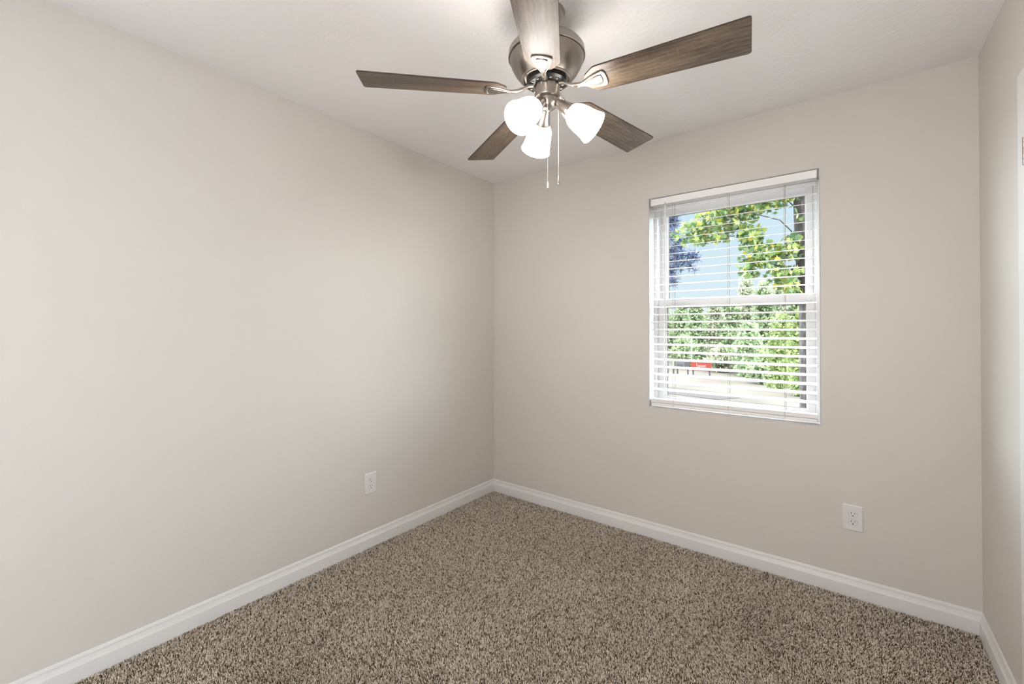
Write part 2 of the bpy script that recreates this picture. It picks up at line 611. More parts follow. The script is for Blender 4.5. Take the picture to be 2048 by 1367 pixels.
mb = MB().box(W, W + T, DY0 - 0.018, DY0 - 0.0005, FLOOR, DZ - 0.0005).box(W, W + T, DY1 + 0.0005, DY1 + 0.018, FLOOR, DZ - 0.0005).box(W, W + T, DY1 + 0.018, DY0 - 0.018, DZ - 0.018, DZ - 0.0005)
at_door(mb).build('jamb', M['trim'], door)
mb = MB().box(W + 0.003, W + 0.038, DY1 + 0.021, DY0 - 0.021, 0.006, DZ - 0.021)
for z0, z1 in ((0.22, 0.95), (1.12, 1.90)):
    for y0, y1 in ((DY1 + 0.13, DY1 + 0.36), (DY0 - 0.36, DY0 - 0.13)):
        mb.box(W - 0.003, W + 0.003, y0, y1, z0, z1)
at_door(mb).build('door_slab', M['trim'], door, bevel=0.002)
for z0 in (1.785, 1.03, 0.20):
    mb = MB()
    for k in range(5):
        mb.lathe([(0.0062, z0 + 0.0172 * k), (0.0062, z0 + 0.0172 * k + 0.0162)], 14, Matrix.Translation((W - 0.0110, DY0 - 0.0195, 0)))
    mb.box(W - 0.006, W + 0.001, DY0 - 0.019, DY0 - 0.004, z0, z0 + 0.086)
    at_door(mb).build('hinge', M['nickel'], door, smooth=30)['label'] = 'satin nickel hinge'
kn = Matrix.Translation((W, DY1 + 0.08, 0.95)) @ Matrix.Rotation(-PI / 2, 4, 'Y')
at_door(MB().lathe([(0.0, 0.062), (0.018, 0.060), (0.027, 0.048), (0.026, 0.038), (0.012, 0.028), (0.011, 0.010), (0.031, 0.008), (0.031, -0.002)], 24, kn)).build('door_knob', M['nickel'], door, smooth=35)

# ------------------------------------------------------------------ window: single-hung vinyl
win = empty('window_1', (WX0, 0, WZ0), 'white single-hung window behind the blind', 'window', kind='structure')


def at_win(mb_):
    mb_.v = [(x - WX0, y, z_ - WZ0) for x, y, z_ in mb_.v]
    return mb_


def frame_ring(mb_, x0, x1, z0, z1, l_, r_, b_, t_, y0, y1):
    mb_.box(x0, x0 + l_, y0, y1, z0, z1)
    mb_.box(x1 - r_, x1, y0, y1, z0, z1)
    mb_.box(x0 + l_, x1 - r_, y0, y1, z0, z0 + b_)
    mb_.box(x0 + l_, x1 - r_, y0, y1, z1 - t_, z1)
    return mb_


e = 0.003
at_win(frame_ring(MB(), WX0 - e, WX1 + e, WZ0 - e, WZ1 + e, e, e, e, e, 0.0005, 0.10)).build('window_jamb', M['trim'], win)
mb = frame_ring(MB(), WX0, WX1, WZ0, WZ1, 0.020, 0.0205, 0.018, 0.040, 0.088, TH - 0.005)
frame_ring(mb, WX0 + 0.020, WX1 - 0.0205, WZ0 + 0.018, WZ1 - 0.040, 0.011, 0.011, 0.002, 0.002, 0.140, TH - 0.006)
at_win(mb).build('window_frame', M['vinyl'], win, bevel=0.0015)


def sash(x0, x1, z0, z1, l_, r_, b_, t_, y0, y1, bead):
    mb_ = frame_ring(MB(), x0, x1, z0, z1, l_, r_, b_, t_, y0, y1)
    frame_ring(mb_, x0 + l_, x1 - r_, z0 + b_, z1 - t_, bead, 0.005, 0.006, 0.005, y0 + 0.012, y1 - 0.002)
    s_ = at_win(mb_).build('sash', M['vinyl'], win, bevel=0.0012)
    yg = y0 + 0.020
    at_win(MB().box(x0 + l_ - 0.002, x1 - r_ + 0.002, yg, yg + 0.003, z0 + b_ - 0.002, z1 - t_ + 0.002)).build('glass_pane', M['glass'], s_)
    xa, xb, za, zb = x0 + l_ + bead, x1 - r_ - 0.005, z0 + b_ + 0.006, z1 - t_ - 0.005
    at_win(frame_ring(MB(), xa, xb, za, zb, 0.004, 0.003, 0.002, 0.003, yg - 0.004, yg - 0.0005)).build('gasket', M['seal'], s_)
    return s_


lower = sash(WX0 + 0.0205, WX1 - 0.021, WZ0 + 0.0185, 1.4635, 0.039, 0.037, 0.036, 0.0455, 0.100, 0.132, 0.014)
upper = sash(WX0 + 0.0320, WX1 - 0.0325, 1.4250, WZ1 - 0.043, 0.033, 0.031, 0.038, 0.040, 0.142, 0.172, 0.006)
mb = MB().lathe([(0.0, 0.006), (0.013, 0.006), (0.016, 0.0)], 24, Matrix.Translation((2.078, 0.100, 1.441)) @ Matrix.Rotation(PI / 2, 4, 'X'))
at_win(mb).build('sash_lock', M['vinyl'], lower, smooth=30)

# ------------------------------------------------------------------ the blind
bl = empty('window_blind', ((WX0 + WX1) / 2, 0, WZ0), 'white horizontal faux-wood blind hanging in the window with open slats', 'blind')
BX, BZ = (WX0 + WX1) / 2, WZ0


def at_bl(mb_):
    mb_.v = [(x - BX, y, z_ - BZ) for x, y, z_ in mb_.v]
    return mb_


SX0, SX1 = 1.2725, 2.1165
# headrail with a valance lip
mb = MB().box(SX0 + 0.002, SX1 + 0.001, 0.0005, 0.052, 2.0425, 2.0835)
at_bl(mb).build('headrail', M['blind'], bl, bevel=0.002)
for x0, x1 in ((SX0 - 0.0035, SX0 + 0.0015), (SX1 + 0.0015, SX1 + 0.0045)):
    at_bl(MB().box(x0, x1, 0.003, 0.054, 2.0415, WZ1 - 0.0003)).build('mounting_bracket', M['vinyl'], bl)
# slats
TILT = R(11.0)
LADX = (1.4045, 1.7075, 1.9770)
slat_me = None
NS = 25
for k in range(NS):
    zc = 2.0130 - 0.0461 * k
    if slat_me is None:
        mb = MB()
        prof = []
        m_ = 7
        for i in range(m_):
            yy = -0.0245 + 0.049 * i / (m_ - 1)
            cz = 0.0010 * (1 - (yy / 0.025) ** 2)
            prof.append((yy, cz))
        top = [(y_, z_ + 0.0018) for y_, z_ in prof][::-1]
        pr = prof + top
        n_ = len(pr)
        vs = [(SX0 - BX, y_, z_) for y_, z_ in pr] + [(SX1 - BX, y_, z_) for y_, z_ in pr]
        fs = [(i, (i + 1) % n_, n_ + (i + 1) % n_, n_ + i) for i in range(n_)] + [tuple(range(n_)), tuple(range(n_, 2 * n_))]
        mb.add(vs, fs)
        so = mb.build('slat', M['blind'], bl, smooth=40)
        slat_me = so.data
    else:
        so = bpy.data.objects.new('slat', slat_me)
        COL.objects.link(so)
        so.parent = bl
    so.location = (0, 0.0265, zc - BZ)
    so.rotation_euler = (TILT, 0, 0)
# gathered slats resting on the bottom rail
for k in range(4):
    so = bpy.data.objects.new('slat', slat_me)
    COL.objects.link(so)
    so.parent = bl
    so.location = (0.0005 * k, 0.0262 + 0.0004 * (k % 2), 0.8290 + 0.0052 * k - BZ)
    so.scale = (1, 1, 2.6)
mb = MB().box(SX0 + 0.001, SX1 - 0.001, 0.0015, 0.0520, 0.8085, 0.8270)
at_bl(mb).build('bottom_rail', M['blind'], bl, bevel=0.003)
# string ladders and lift cords
for lx in LADX:
    mb = MB()
    for yy in (0.0005, 0.0525):
        mb.tube([(lx, yy, 2.043), (lx, yy, 0.8270)], 0.0006, 6)
    for k in range(NS):
        zc = 2.0130 - 0.0461 * k
        mb.tube([(lx, 0.0005, zc - 0.0045), (lx, 0.0525, zc + 0.0010)], 0.0005, 4)
    at_bl(mb).build('string_ladder', M['cord'], bl)
    mb = MB().tube([(lx + 0.004, 0.0265, 2.043), (lx + 0.004, 0.0265, 0.8270)], 0.0006, 6)
    at_bl(mb).build('lift_cord', M['cord'], bl)
    mb = MB().lathe([(0.0, 0.0016), (0.006, 0.0014), (0.0075, 0.0)], 16, Matrix.Translation((lx, 0.0015, 0.8165)) @ Matrix.Rotation(PI / 2, 4, 'X'))
    at_bl(mb).build('rail_button', M['clear'], bl, smooth=40)
# tilt wand
mb = MB().tube([(1.3635, -0.006, 2.036), (1.3620, -0.008, 1.403)], 0.0040, 8)
at_bl(mb).build('tilt_wand', M['clear'], bl, smooth=50)
mb = MB().tube([(1.3640, 0.006, 2.050), (1.3640, -0.007, 2.050), (1.3635, -0.008, 2.040), (1.3635, -0.005, 2.032)], 0.0014, 6)
at_bl(mb).build('wand_hook', M['nickel'], bl, smooth=50)


# ------------------------------------------------------------------ outlets
def rounded(w, h, r_, n_=5):
    pts = []
    for cx, cy, a0 in ((w / 2 - r_, h / 2 - r_, 0), (-w / 2 + r_, h / 2 - r_, 90), (-w / 2 + r_, -h / 2 + r_, 180), (w / 2 - r_, -h / 2 + r_, 270)):
        for k in range(n_ + 1):
            a = R(a0 + 90 * k / n_)
            pts.append((cx + r_ * math.cos(a), cy + r_ * math.sin(a)))
    return pts


def make_outlet(label):
    """built facing +z in its own frame (x across, y up)"""
    t_ = empty('wall_outlet', (0, 0, 0), label, 'outlet', 'duplex wall outlets')
    pl = MB()
    a, b_ = rounded(0.0785, 0.1225, 0.003), rounded(0.0700, 0.1140, 0.003)
    n_ = len(a)
    pl.add([(x, y, 0) for x, y in a] + [(x, y, 0.0022) for x, y in a] + [(x, y, 0.0055) for x, y in b_],
           [(i, (i + 1) % n_, n_ + (i + 1) % n_, n_ + i) for i in range(n_)] + [(n_ + i, n_ + (i + 1) % n_, 2 * n_ + (i + 1) % n_, 2 * n_ + i) for i in range(n_)] + [tuple(range(2 * n_, 3 * n_))])
    pl.build('cover_plate', M['plate'], t_, smooth=20)
    for sy in (0.0195, -0.0195):
        pts = []
        for k in range(40):
            a_ = 2 * PI * k / 40
            pts.append((0.0172 * math.cos(a_), max(-0.0140, min(0.0140, 0.0172 * math.sin(a_))) + sy))
        rec = MB().prism(pts, 0.0050, 0.0072).build('receptacle', M['plate'], t_, bevel=0.0006)
        MB().prism([(1.05 * x, 1.05 * (y - sy) + sy) for x, y in pts], 0.0052, 0.00565).build('gap_shade', M['gap_shade'], rec)
        sl = MB()
        sl.box(-0.0076, -0.0052, sy + 0.0005, sy + 0.0085, 0.0070, 0.0074)
        sl.box(0.0052, 0.0076, sy + 0.0015, sy + 0.0080, 0.0070, 0.0074)
        sl.prism([(0.0030 * math.cos(2 * PI * k / 16), sy - 0.0070 + 0.0026 * math.sin(2 * PI * k / 16)) for k in range(16)], 0.0070, 0.0074)
        sl.build('slots', M['slot'], rec)['label'] = 'dark plug slots'
    MB().lathe([(0.0031, 0.0054), (0.0028, 0.0066), (0.0, 0.0069)], 16).build('screw', M['plate'], t_, smooth=40)
    return t_


ol = make_outlet('white duplex outlet on the left wall above the baseboard')
ol.matrix_world = Matrix(((0, 0, 1, 0.0), (1, 0, 0, -1.1315), (0, 1, 0, 0.3702), (0, 0, 0, 1)))
orr = copy_tree(ol)
orr['label'] = 'white duplex outlet on the back wall below and right of the window'
orr.matrix_world = Matrix(((1, 0, 0, 2.2540), (0, 0, -1, 0.0), (0, 1, 0, 0.3722), (0, 0, 0, 1)))

# ------------------------------------------------------------------ ceiling fan
FX, FY = 1.3658, -1.3279
fan = empty('ceiling_fan', (FX, FY, H), 'five-blade ceiling fan of brushed nickel and weathered oak with three lit white glass shades', 'ceiling fan')
KO = RT * 0.010        # the light kit hangs a touch off the axis
MB().lathe([(0.066, 0.0), (0.068, -0.004), (0.068, -0.010), (0.064, -0.030), (0.052, -0.048), (0.030, -0.060), (0.016, -0.063)], 56).build('canopy', M['nickel'], fan, smooth=30)
MB().lathe([(0.0127, -0.058), (0.0127, -0.110)], 24).build('downrod', M['nickel'], fan, smooth=30)
MB().lathe([(0.030, -0.088), (0.034, -0.100), (0.060, -0.106), (0.105, -0.118), (0.130, -0.134), (0.1386, -0.146), (0.1386, -0.1645), (0.1405, -0.1658), (0.1405, -0.1682), (0.1330, -0.1690), (0.1330, -0.1710), (0.1352, -0.1716), (0.1345, -0.177), (0.128, -0.196), (0.117, -0.217), (0.103, -0.235), (0.092, -0.2455), (0.0885, -0.2460), (0.0875, -0.2510), (0.0835, -0.2520), (0.0815, -0.2480), (0.0795, -0.2420), (0.040, -0.238)], 72).build('motor_housing', M['nickel'], fan, smooth=32)
fl = MB().lathe([(0.050, -0.236), (0.0735, -0.238), (0.0735, -0.262), (0.066, -0.268), (0.046, -0.270), (0.040, -0.284)], 56).build('flywheel', M['black'], fan, smooth=30)
for k in range(15):
    a = 2 * PI * k / 15 + 0.1
    MB().lathe([(0.0045, 0.0), (0.0045, -0.003), (0.002, -0.0045), (0.0, -0.0045)], 10).build('screw', M['bright'], fl, smooth=40, loc=(0.0585 * math.cos(a), 0.0585 * math.sin(a), -0.2675))

TL = -0.1863
BZL = 2.1439 - H


def blade_outline():
    pts = []
    # root with rounded chamfers, then the straight flaring edges and a square tip with small radii
    half = [(0.150, 0.020), (0.154, 0.029), (0.160, 0.035), (0.187, 0.0552), (0.193, 0.0575), (0.202, 0.0588), (0.652, 0.0712), (0.658, 0.0690), (0.660, 0.0640)]
    pts = [(x, -y) for x, y in half] + [(x, y) for x, y in reversed(half)]
    return pts


def paddle(inset, nn=9):
    """bracket paddle outline: a rounded fan shape narrowing towards the hub"""
    i = inset
    side = [(0.118, 0.0085 - i * 0.4), (0.138, 0.0095 - i * 0.5), (0.152, 0.0150 - i * 0.8), (0.168, 0.0235 - i), (0.186, 0.0300 - i), (0.204, 0.0345 - i), (0.216 - i * 0.4, 0.0350 - i), (0.2225 - i * 0.9, 0.0310 - i), (0.2255 - i, 0.0200 - i * 0.6), (0.2265 - i, 0.0)]
    return [(x, -y) for x, y in side] + [(x, y) for x, y in reversed(side[:-1])]


out = blade_outline()
mb = MB().prism(out, 0.0, 0.0062, 0, None, 1)
blade0 = mb.build('blade', [M['wood'], M['edge']], fan, smooth=30, bevel=0.0007)
# bracket under the blade
mb = MB()
a, b_, c_, d_ = paddle(0.0), paddle(0.0015), paddle(0.0065), paddle(0.0085)
n_ = len(a)
lay = [(a, 0.0), (a, -0.0035), (b_, -0.0058), (c_, -0.0058), (d_, -0.0030)]
vs = [(x, y, z_) for o_, z_ in lay for x, y in o_]
fs = []
for k in range(len(lay) - 1):
    for i in range(n_):
        j = (i + 1) % n_
        fs.append((k * n_ + i, k * n_ + j, (k + 1) * n_ + j, (k + 1) * n_ + i))
fs += [tuple(range(n_)), tuple((len(lay) - 1) * n_ + i for i in range(n_))]
mb.add(vs, fs)
# raised inner tongue
tg = [(0.128, 0.0050), (0.150, 0.0065), (0.165, 0.0110), (0.182, 0.0170), (0.198, 0.0205), (0.208, 0.0195), (0.2115, 0.0120), (0.2120, 0.0)]
tg = [(x, -y) for x, y in tg] + [(x, y) for x, y in reversed(tg[:-1])]
tg2 = [((x - 0.178) * 0.90 + 0.176, y * 0.80) for x, y in tg]
n_ = len(tg)
mb.add([(x, y, -0.0020) for x, y in tg] + [(x, y, -0.0062) for x, y in tg] + [(x, y, -0.0078) for x, y in tg2],
       [(i, (i + 1) % n_, n_ + (i + 1) % n_, n_ + i) for i in range(n_)] + [(n_ + i, n_ + (i + 1) % n_, 2 * n_ + (i + 1) % n_, 2 * n_ + i) for i in range(n_)] + [tuple(range(2 * n_, 3 * n_))])
# arm to the flywheel
secs = [(0.150, 0.0100, -0.0060, 0.0), (0.128, 0.0090, -0.0075, 0.0005), (0.105, 0.0080, -0.0040, 0.0060), (0.085, 0.0078, 0.0060, 0.0150), (0.068, 0.0085, 0.0170, 0.0240), (0.050, 0.0095, 0.0200, 0.0265)]
vs, fs = [], []
ca, sa = math.cos(-TL), math.sin(-TL)
for q, (x, hw, z0, z1) in enumerate(secs):
    f_ = min(1.0, max(0.0, (0.140 - x) / 0.06))
    for y, z_ in ((-hw, z0 + 0.002), (-hw * 0.6, z0), (hw * 0.6, z0), (hw, z0 + 0.002), (hw, z1), (-hw, z1)):
        ang = -TL * f_
        vs.append((x, y * math.cos(ang) - z_ * math.sin(ang), y * math.sin(ang) + z_ * math.cos(ang)))
for k in range(len(secs) - 1):
    for i in range(6):
        j = (i + 1) % 6
        fs.append((k * 6 + i, k * 6 + j, (k + 1) * 6 + j, (k + 1) * 6 + i))
fs += [tuple(range(6)), tuple((len(secs) - 1) * 6 + i for i in range(6))]
mb.add(vs, fs)
brk = mb.build('blade_bracket', M['nickel'], blade0, smooth=32, bevel=0.0006)
for x, y in ((0.198, 0.0), (0.172, 0.008), (0.172, -0.008)):
    pass
for k in range(5):
    o = blade0 if k == 0 else copy_tree(blade0, fan)
    o.location = (0, 0, BZL)
    o.rotation_euler = (TL, (0, 0, 0.022, 0, 0)[k], 0.1592 + k * 2 * PI / 5 + (0, 0, 0, 0, 0.030)[k])

# switch housing and fitter bowl
ko = (KO.x, KO.y, 0)
MB().lathe([(0.030, -0.2705), (0.0455, -0.2720), (0.0465, -0.2735), (0.0465, -0.3120), (0.0450, -0.3150), (0.0390, -0.3170), (0.0345, -0.3200)], 48).build('switch_housing', M['nickel'], fan, smooth=30, loc=(KO.x * 0.25, KO.y * 0.25, 0))
kit = MB().lathe([(0.0345, -0.3205), (0.0372, -0.3215), (0.0378, -0.3260), (0.0372, -0.3330), (0.0340, -0.3430), (0.0260, -0.3510), (0.0140, -0.3555), (0.006, -0.3570), (0.005, -0.3610), (0.0, -0.3615)], 48).build('light_fitter', M['nickel'], fan, smooth=30, loc=(KO.x * 0.5, KO.y * 0.5, 0))
PD = R(40)
a_r = math.atan2(RT.y, RT.x)
first = None
for th in (105, -15, 225):
    az = a_r + R(th)
    ax = Vector((math.cos(az) * math.cos(PD), math.sin(az) * math.cos(PD), -math.sin(PD)))
    rot = ax.to_track_quat('Z', 'Y').to_euler()
    org = Vector((KO.x, KO.y, -0.308)) + ax * 0.0
    if first is None:
        sk = MB().lathe([(0.0, 0.022), (0.0125, 0.022), (0.0135, 0.030), (0.0150, 0.044), (0.0185, 0.060), (0.0250, 0.084), (0.0290, 0.098), (0.0295, 0.103), (0.0265, 0.103), (0.0, 0.096)], 36).build('lamp_socket', M['nickel'], fan, smooth=30)
        pro = [(0.0235, 0.0955), (0.0262, 0.1000), (0.0330, 0.1080), (0.0405, 0.1200), (0.0452, 0.1350), (0.0478, 0.1520), (0.0500, 0.1720), (0.0528, 0.1900), (0.0560, 0.2020), (0.0580, 0.2080), (0.0578, 0.2105), (0.0555, 0.2100), (0.0530, 0.2000), (0.0498, 0.1880), (0.0470, 0.1700), (0.0448, 0.1510), (0.0420, 0.1350), (0.0375, 0.1210), (0.0300, 0.1100), (0.0225, 0.1020)]
        sh = MB().lathe(pro, 40, caps=False).build('lamp_shade', M['shade_glass'], fan, smooth=40)
        sh['label'] = 'lit white glass bell shade'
        MB().lathe([(0.0, 0.1780), (0.010, 0.1770), (0.0200, 0.1700), (0.0250, 0.1580), (0.0225, 0.1450), (0.0150, 0.1300), (0.0125, 0.1150), (0.0120, 0.1000), (0.0, 0.1000)], 24).build('bulb', M['bulb_glass'], sh, smooth=40)
        first = (sk, sh)
        pair = first
    else:
        pair = (copy_tree(first[0], fan), copy_tree(first[1], fan))
    for o in pair:
        o.location = org
        o.rotation_euler = rot

# pull chains
for lat, back, ztop, zbot, kind in ((-0.0085, -0.034, -0.335, -0.634, 'rod'), (0.0325, -0.012, -0.318, -0.606, 'drop')):
    p = Vector((KO.x, KO.y, 0)) + RT * lat + Vector((FW.x, FW.y, 0)).normalized() * back
    mb = MB()
    zz = ztop
    while zz > zbot:
        mb.lathe([(0.0, 0.0013), (0.0010, 0.0008), (0.0013, 0.0), (0.0010, -0.0008), (0.0, -0.0013)], 6, Matrix.Translation((0, 0, zz)))
        zz -= 0.0031
    mb.tube([(0, 0, ztop), (0, 0, zbot)], 0.0004, 4)
    ch = mb.build('pull_chain', M['bright'], fan, smooth=60, loc=(p.x, p.y, 0))
    if kind == 'rod':
        MB().lathe([(0.0, 0.003), (0.0022, 0.001), (0.0030, -0.006), (0.0035, -0.016), (0.0028, -0.022), (0.0, -0.022)], 14).build('pull_fob', M['fob'], ch, smooth=40, loc=(0, 0, zbot))
        MB().lathe([(0.0, -0.022), (0.0017, -0.022), (0.0022, -0.034), (0.0, -0.036)], 12).build('fob_tip', M['nickel'], ch, smooth=40, loc=(0, 0, zbot))
    else:
        MB().lathe([(0.0, 0.004), (0.0015, 0.001), (0.0030, -0.008), (0.0058, -0.018), (0.0066, -0.024), (0.0050, -0.030), (0.0, -0.032)], 18).build('pull_fob', M['bright'], ch, smooth=50, loc=(0, 0, zbot))

# ------------------------------------------------------------------ carpet pile (stuff): one mesh of twisted tufts
sp = 0.0046
xs = np.arange(0.0165, W - 0.0165, sp)
ys = np.arange(YB + 0.4, -0.0165, sp)
gx, gy = np.meshgrid(xs, ys)
gx = gx.ravel() + rng.uniform(-0.45, 0.45, gx.size) * sp
gy = gy.ravel() + rng.uniform(-0.45, 0.45, gy.size) * sp
gx = np.clip(gx, 0.016, W - 0.016)
gy = np.minimum(gy, -0.016)
dep = (gx - CAM.x) * FW.x + (gy - CAM.y) * FW.y
keep = dep > 0.95
gx, gy = gx[keep], gy[keep]
N = gx.size
# trodden areas: the pile leans this way or that over patches a hand or foot wide
lf = np.zeros(N)
lg = np.zeros(N)
for k in range(9):
    a, w_ = rng.uniform(0, 2 * PI), rng.uniform(4, 15)
    ph, ph2 = rng.uniform(0, 2 * PI, 2)
    lf += np.sin((gx * math.cos(a) + gy * math.sin(a)) * w_ + ph) / 3
    lg += np.sin((gx * math.sin(a) - gy * math.cos(a)) * w_ + ph2) / 3
ang = rng.uniform(0, 2 * PI, N)
lean = rng.uniform(0.001, 0.0050, N)
dx = np.cos(ang) * lean + lf * 0.0018
dy = np.sin(ang) * lean + lg * 0.0018
hgt = rng.uniform(0.0085, 0.0125, N) - 0.0010 * np.abs(lf)
rad = rng.uniform(0.0014, 0.0021, N)
a0 = rng.uniform(0, 2 * PI, N)
V = np.zeros((N, 7, 3), np.float32)
for i in range(3):
    aa = a0 + i * 2 * PI / 3
    V[:, i, 0] = gx + np.cos(aa) * rad * 0.75
    V[:, i, 1] = gy + np.sin(aa) * rad * 0.75
    V[:, i, 2] = FLOOR - 0.0005
    V[:, 3 + i, 0] = gx + dx * 0.7 + np.cos(aa + 0.6) * rad
    V[:, 3 + i, 1] = gy + dy * 0.7 + np.sin(aa + 0.6) * rad
    V[:, 3 + i, 2] = FLOOR + hgt * 0.72
V[:, 6, 0] = gx + dx
V[:, 6, 1] = gy + dy
V[:, 6, 2] = FLOOR + hgt
V[:, :, 0] = np.clip(V[:, :, 0], 0.0138, W - 0.0138)
V[:, :, 1] = np.minimum(V[:, :, 1], -0.0138)
tri = []
for i in range(3):
    j = (i + 1) % 3
    tri += [[i, j, 3 + j], [i, 3 + j, 3 + i], [3 + i, 3 + j, 6]]
tri = np.array(tri, np.int32)
FA = (tri[None] + (np.arange(N, dtype=np.int32) * 7)[:, None, None]).reshape(-1, 3)
me = bpy.data.meshes.new('carpet_pile')
me.vertices.add(N * 7)
me.vertices.foreach_set('co', V.reshape(-1))
me.loops.add(FA.size)
me.loops.foreach_set('vertex_index', FA.reshape(-1))
me.polygons.add(len(FA))
me.polygons.foreach_set('loop_start', np.arange(0, FA.size, 3, dtype=np.int32))
me.update(calc_edges=True)
att = me.attributes.new('yarn', 'FLOAT', 'POINT')
yv = np.clip(rng.beta(1.15, 0.95, N), 0, 1).astype(np.float32)
att.data.foreach_set('value', np.repeat(yv, 7))
me.materials.append(M['yarn'])
me.shade_smooth()
pile = bpy.data.objects.new('carpet_pile', me)
COL.objects.link(pile)
tag(pile, 'brown and beige flecked cut pile of the carpet', 'carpet', kind='stuff')

# ------------------------------------------------------------------ outside: ground, road, signs, trees
mb = MB().box(-60, 60, TH + 0.0, 90, GZ - 0.3, GZ)
tag(mb.build('yard_ground', M['sand']), 'pale sandy ground outside the window', 'ground', kind='structure')
mb = MB().add([(-9.0, 11.2, GZ + 0.012), (-0.5, 10.0, GZ + 0.012), (0.2, 11.2, GZ + 0.012), (-9.5, 13.2, GZ + 0.012), (-9.0, 11.2, GZ), (-0.5, 10.0, GZ), (0.2, 11.2, GZ), (-9.5, 13.2, GZ)],
              [(0, 1, 2, 3), (4, 7, 6, 5), (0, 4, 5, 1), (1, 5, 6, 2), (2, 6, 7, 3), (3, 7, 4, 0)])
tag(mb.build('driveway', M['asphalt']), 'grey strip of drive crossing the sandy ground', 'drive', kind='structure')
mb = MB().box(-2, 5, TH - 0.002, TH + 0.012, GZ, WZ0 - 0.05)
tag(mb.build('wall_outside', M['siding']), 'pale outside wall face below the window', 'wall', kind='structure')


def sign(name, u0, u1, v0, v1, vb, Y, mat, label, letters, lmat, band=None):
    p0, p1 = at(u0, v1, Y), at(u1, v0, Y)
    zt, zb = at((u0 + u1) / 2, v0, Y).z, at((u0 + u1) / 2, v1, Y).z
    cx = (p0.x + p1.x) / 2
    root = empty(name, (cx, Y, GZ), label, 'sign', 'roadside signs')
    w = p1.x - p0.x
    z0, z1 = zb - GZ, zt - GZ
    pn = MB().box(-w / 2, w / 2, -0.015, 0.015, z0, z1).build('sign_panel', mat, root)
    for s_ in (-1, 1):
        MB().box(s_ * w * 0.40 - 0.025, s_ * w * 0.40 + 0.025, 0.0155, 0.055, 0, z1 - 0.05).build('post', M['dgrey'], root)
    mb_ = MB()
    hh = z1 - z0
    for fx, hw, fz0, fz1 in letters:
        mb_.box(fx * w - hw * w, fx * w + hw * w, -0.019, -0.0155, z0 + fz0 * hh, z0 + fz1 * hh)
    mb_.build('lettering', lmat, pn)
    if band:
        MB().box(band * w, w / 2, -0.0185, -0.0155, z0, z1).build('panel_band', M['dgrey'], pn)
    return root


sign('road_sign', 1382, 1423, 721, 741, 752, 15.0, M['red'], 'red roadside sign with white lettering beyond the yard',
     [(-0.20, 0.012, 0.35, 0.75), (-0.13, 0.02, 0.33, 0.55), (-0.06, 0.02, 0.33, 0.55), (0.01, 0.02, 0.33, 0.55), (0.08, 0.02, 0.33, 0.55), (0.15, 0.02, 0.33, 0.55), (0.21, 0.012, 0.33, 0.62)], M['white'])
sign('road_sign', 1352, 1378, 720, 738, 750, 15.6, M['grey'], 'grey roadside sign left of the red one',
     [(-0.36, 0.02, 0.2, 0.62), (-0.28, 0.02, 0.2, 0.62), (-0.18, 0.03, 0.2, 0.55), (-0.08, 0.03, 0.2, 0.55), (0.02, 0.03, 0.2, 0.55)], M['dgrey'], 0.18)
sign('road_sign', 1334, 1348, 718, 736, 750, 15.3, M['cream'], 'small cream roadside sign at the far left of the window view',
     [(-0.25, 0.04, 0.25, 0.8), (-0.1, 0.04, 0.5, 0.8), (0.05, 0.03, 0.25, 0.8), (0.2, 0.05, 0.4, 0.8)], M['grey'])
pb = at(1383, 700, 17)
mb = MB().lathe([(0.026, 0), (0.022, at(1383, 674, 17).z - GZ), (0.0, at(1383, 673.5, 17).z - GZ)], 12)
po = mb.build('street_pole', M['pole'], smooth=40, loc=(pb.x, 17, GZ))
tag(po, 'thin pale pole standing behind the roadside signs', 'pole')


def rand_rot():
    q = rng.normal(size=4)
    q /= np.linalg.norm(q)
    w, x, y, z_ = q
    return np.array([[1 - 2 * (y * y + z_ * z_), 2 * (x * y - z_ * w), 2 * (x * z_ + y * w)], [2 * (x * y + z_ * w), 1 - 2 * (x * x + z_ * z_), 2 * (y * z_ - x * w)], [2 * (x * z_ - y * w), 2 * (y * z_ + x * w), 1 - 2 * (x * x + y * y)]])


MAPLE = np.array([(0, 0, 0), (0.30, -0.06, 0.02), (0.20, 0.16, 0.03), (0.56, 0.26, -0.04), (0.30, 0.36, 0.03), (0.34, 0.62, 0.0), (0.14, 0.52, 0.03), (0, 1.0, -0.10),
                  (-0.14, 0.52, 0.03), (-0.34, 0.62, 0.0), (-0.30, 0.36, 0.03), (-0.56, 0.26, -0.04), (-0.20, 0.16, 0.03), (-0.30, -0.06, 0.02)]) - np.array([0, 0.4, 0])
OVAL = np.array([(0, -0.5, 0), (0.28, -0.1, 0.06), (0.22, 0.25, 0.05), (0, 0.55, -0.05), (-0.22, 0.25, 0.05), (-0.28, -0.1, 0.06)])
NEEDLE = np.array([(0.03, 0, 0), (0.026, 0.7, 0.03), (0, 1.0, 0.06), (-0.026, 0.7, 0.03), (-0.03, 0, 0)])


def leaves(name, pts, size, shape, mat, parent, droop=0.0):
    nv = len(shape)
    N_ = len(pts)
    V_ = np.zeros((N_, nv, 3))
    for i, p in enumerate(pts):
        V_[i] = (shape * size * rng.uniform(0.7, 1.25)) @ rand_rot().T + p
    mb_ = bpy.data.meshes.new(name)
    mb_.from_pydata(V_.reshape(-1, 3).tolist(), [], (np.arange(N_ * nv).reshape(N_, nv)).tolist())
    mb_.materials.append(mat)
    o_ = bpy.data.objects.new(name, mb_)
    COL.objects.link(o_)
    o_.parent = parent
    return o_


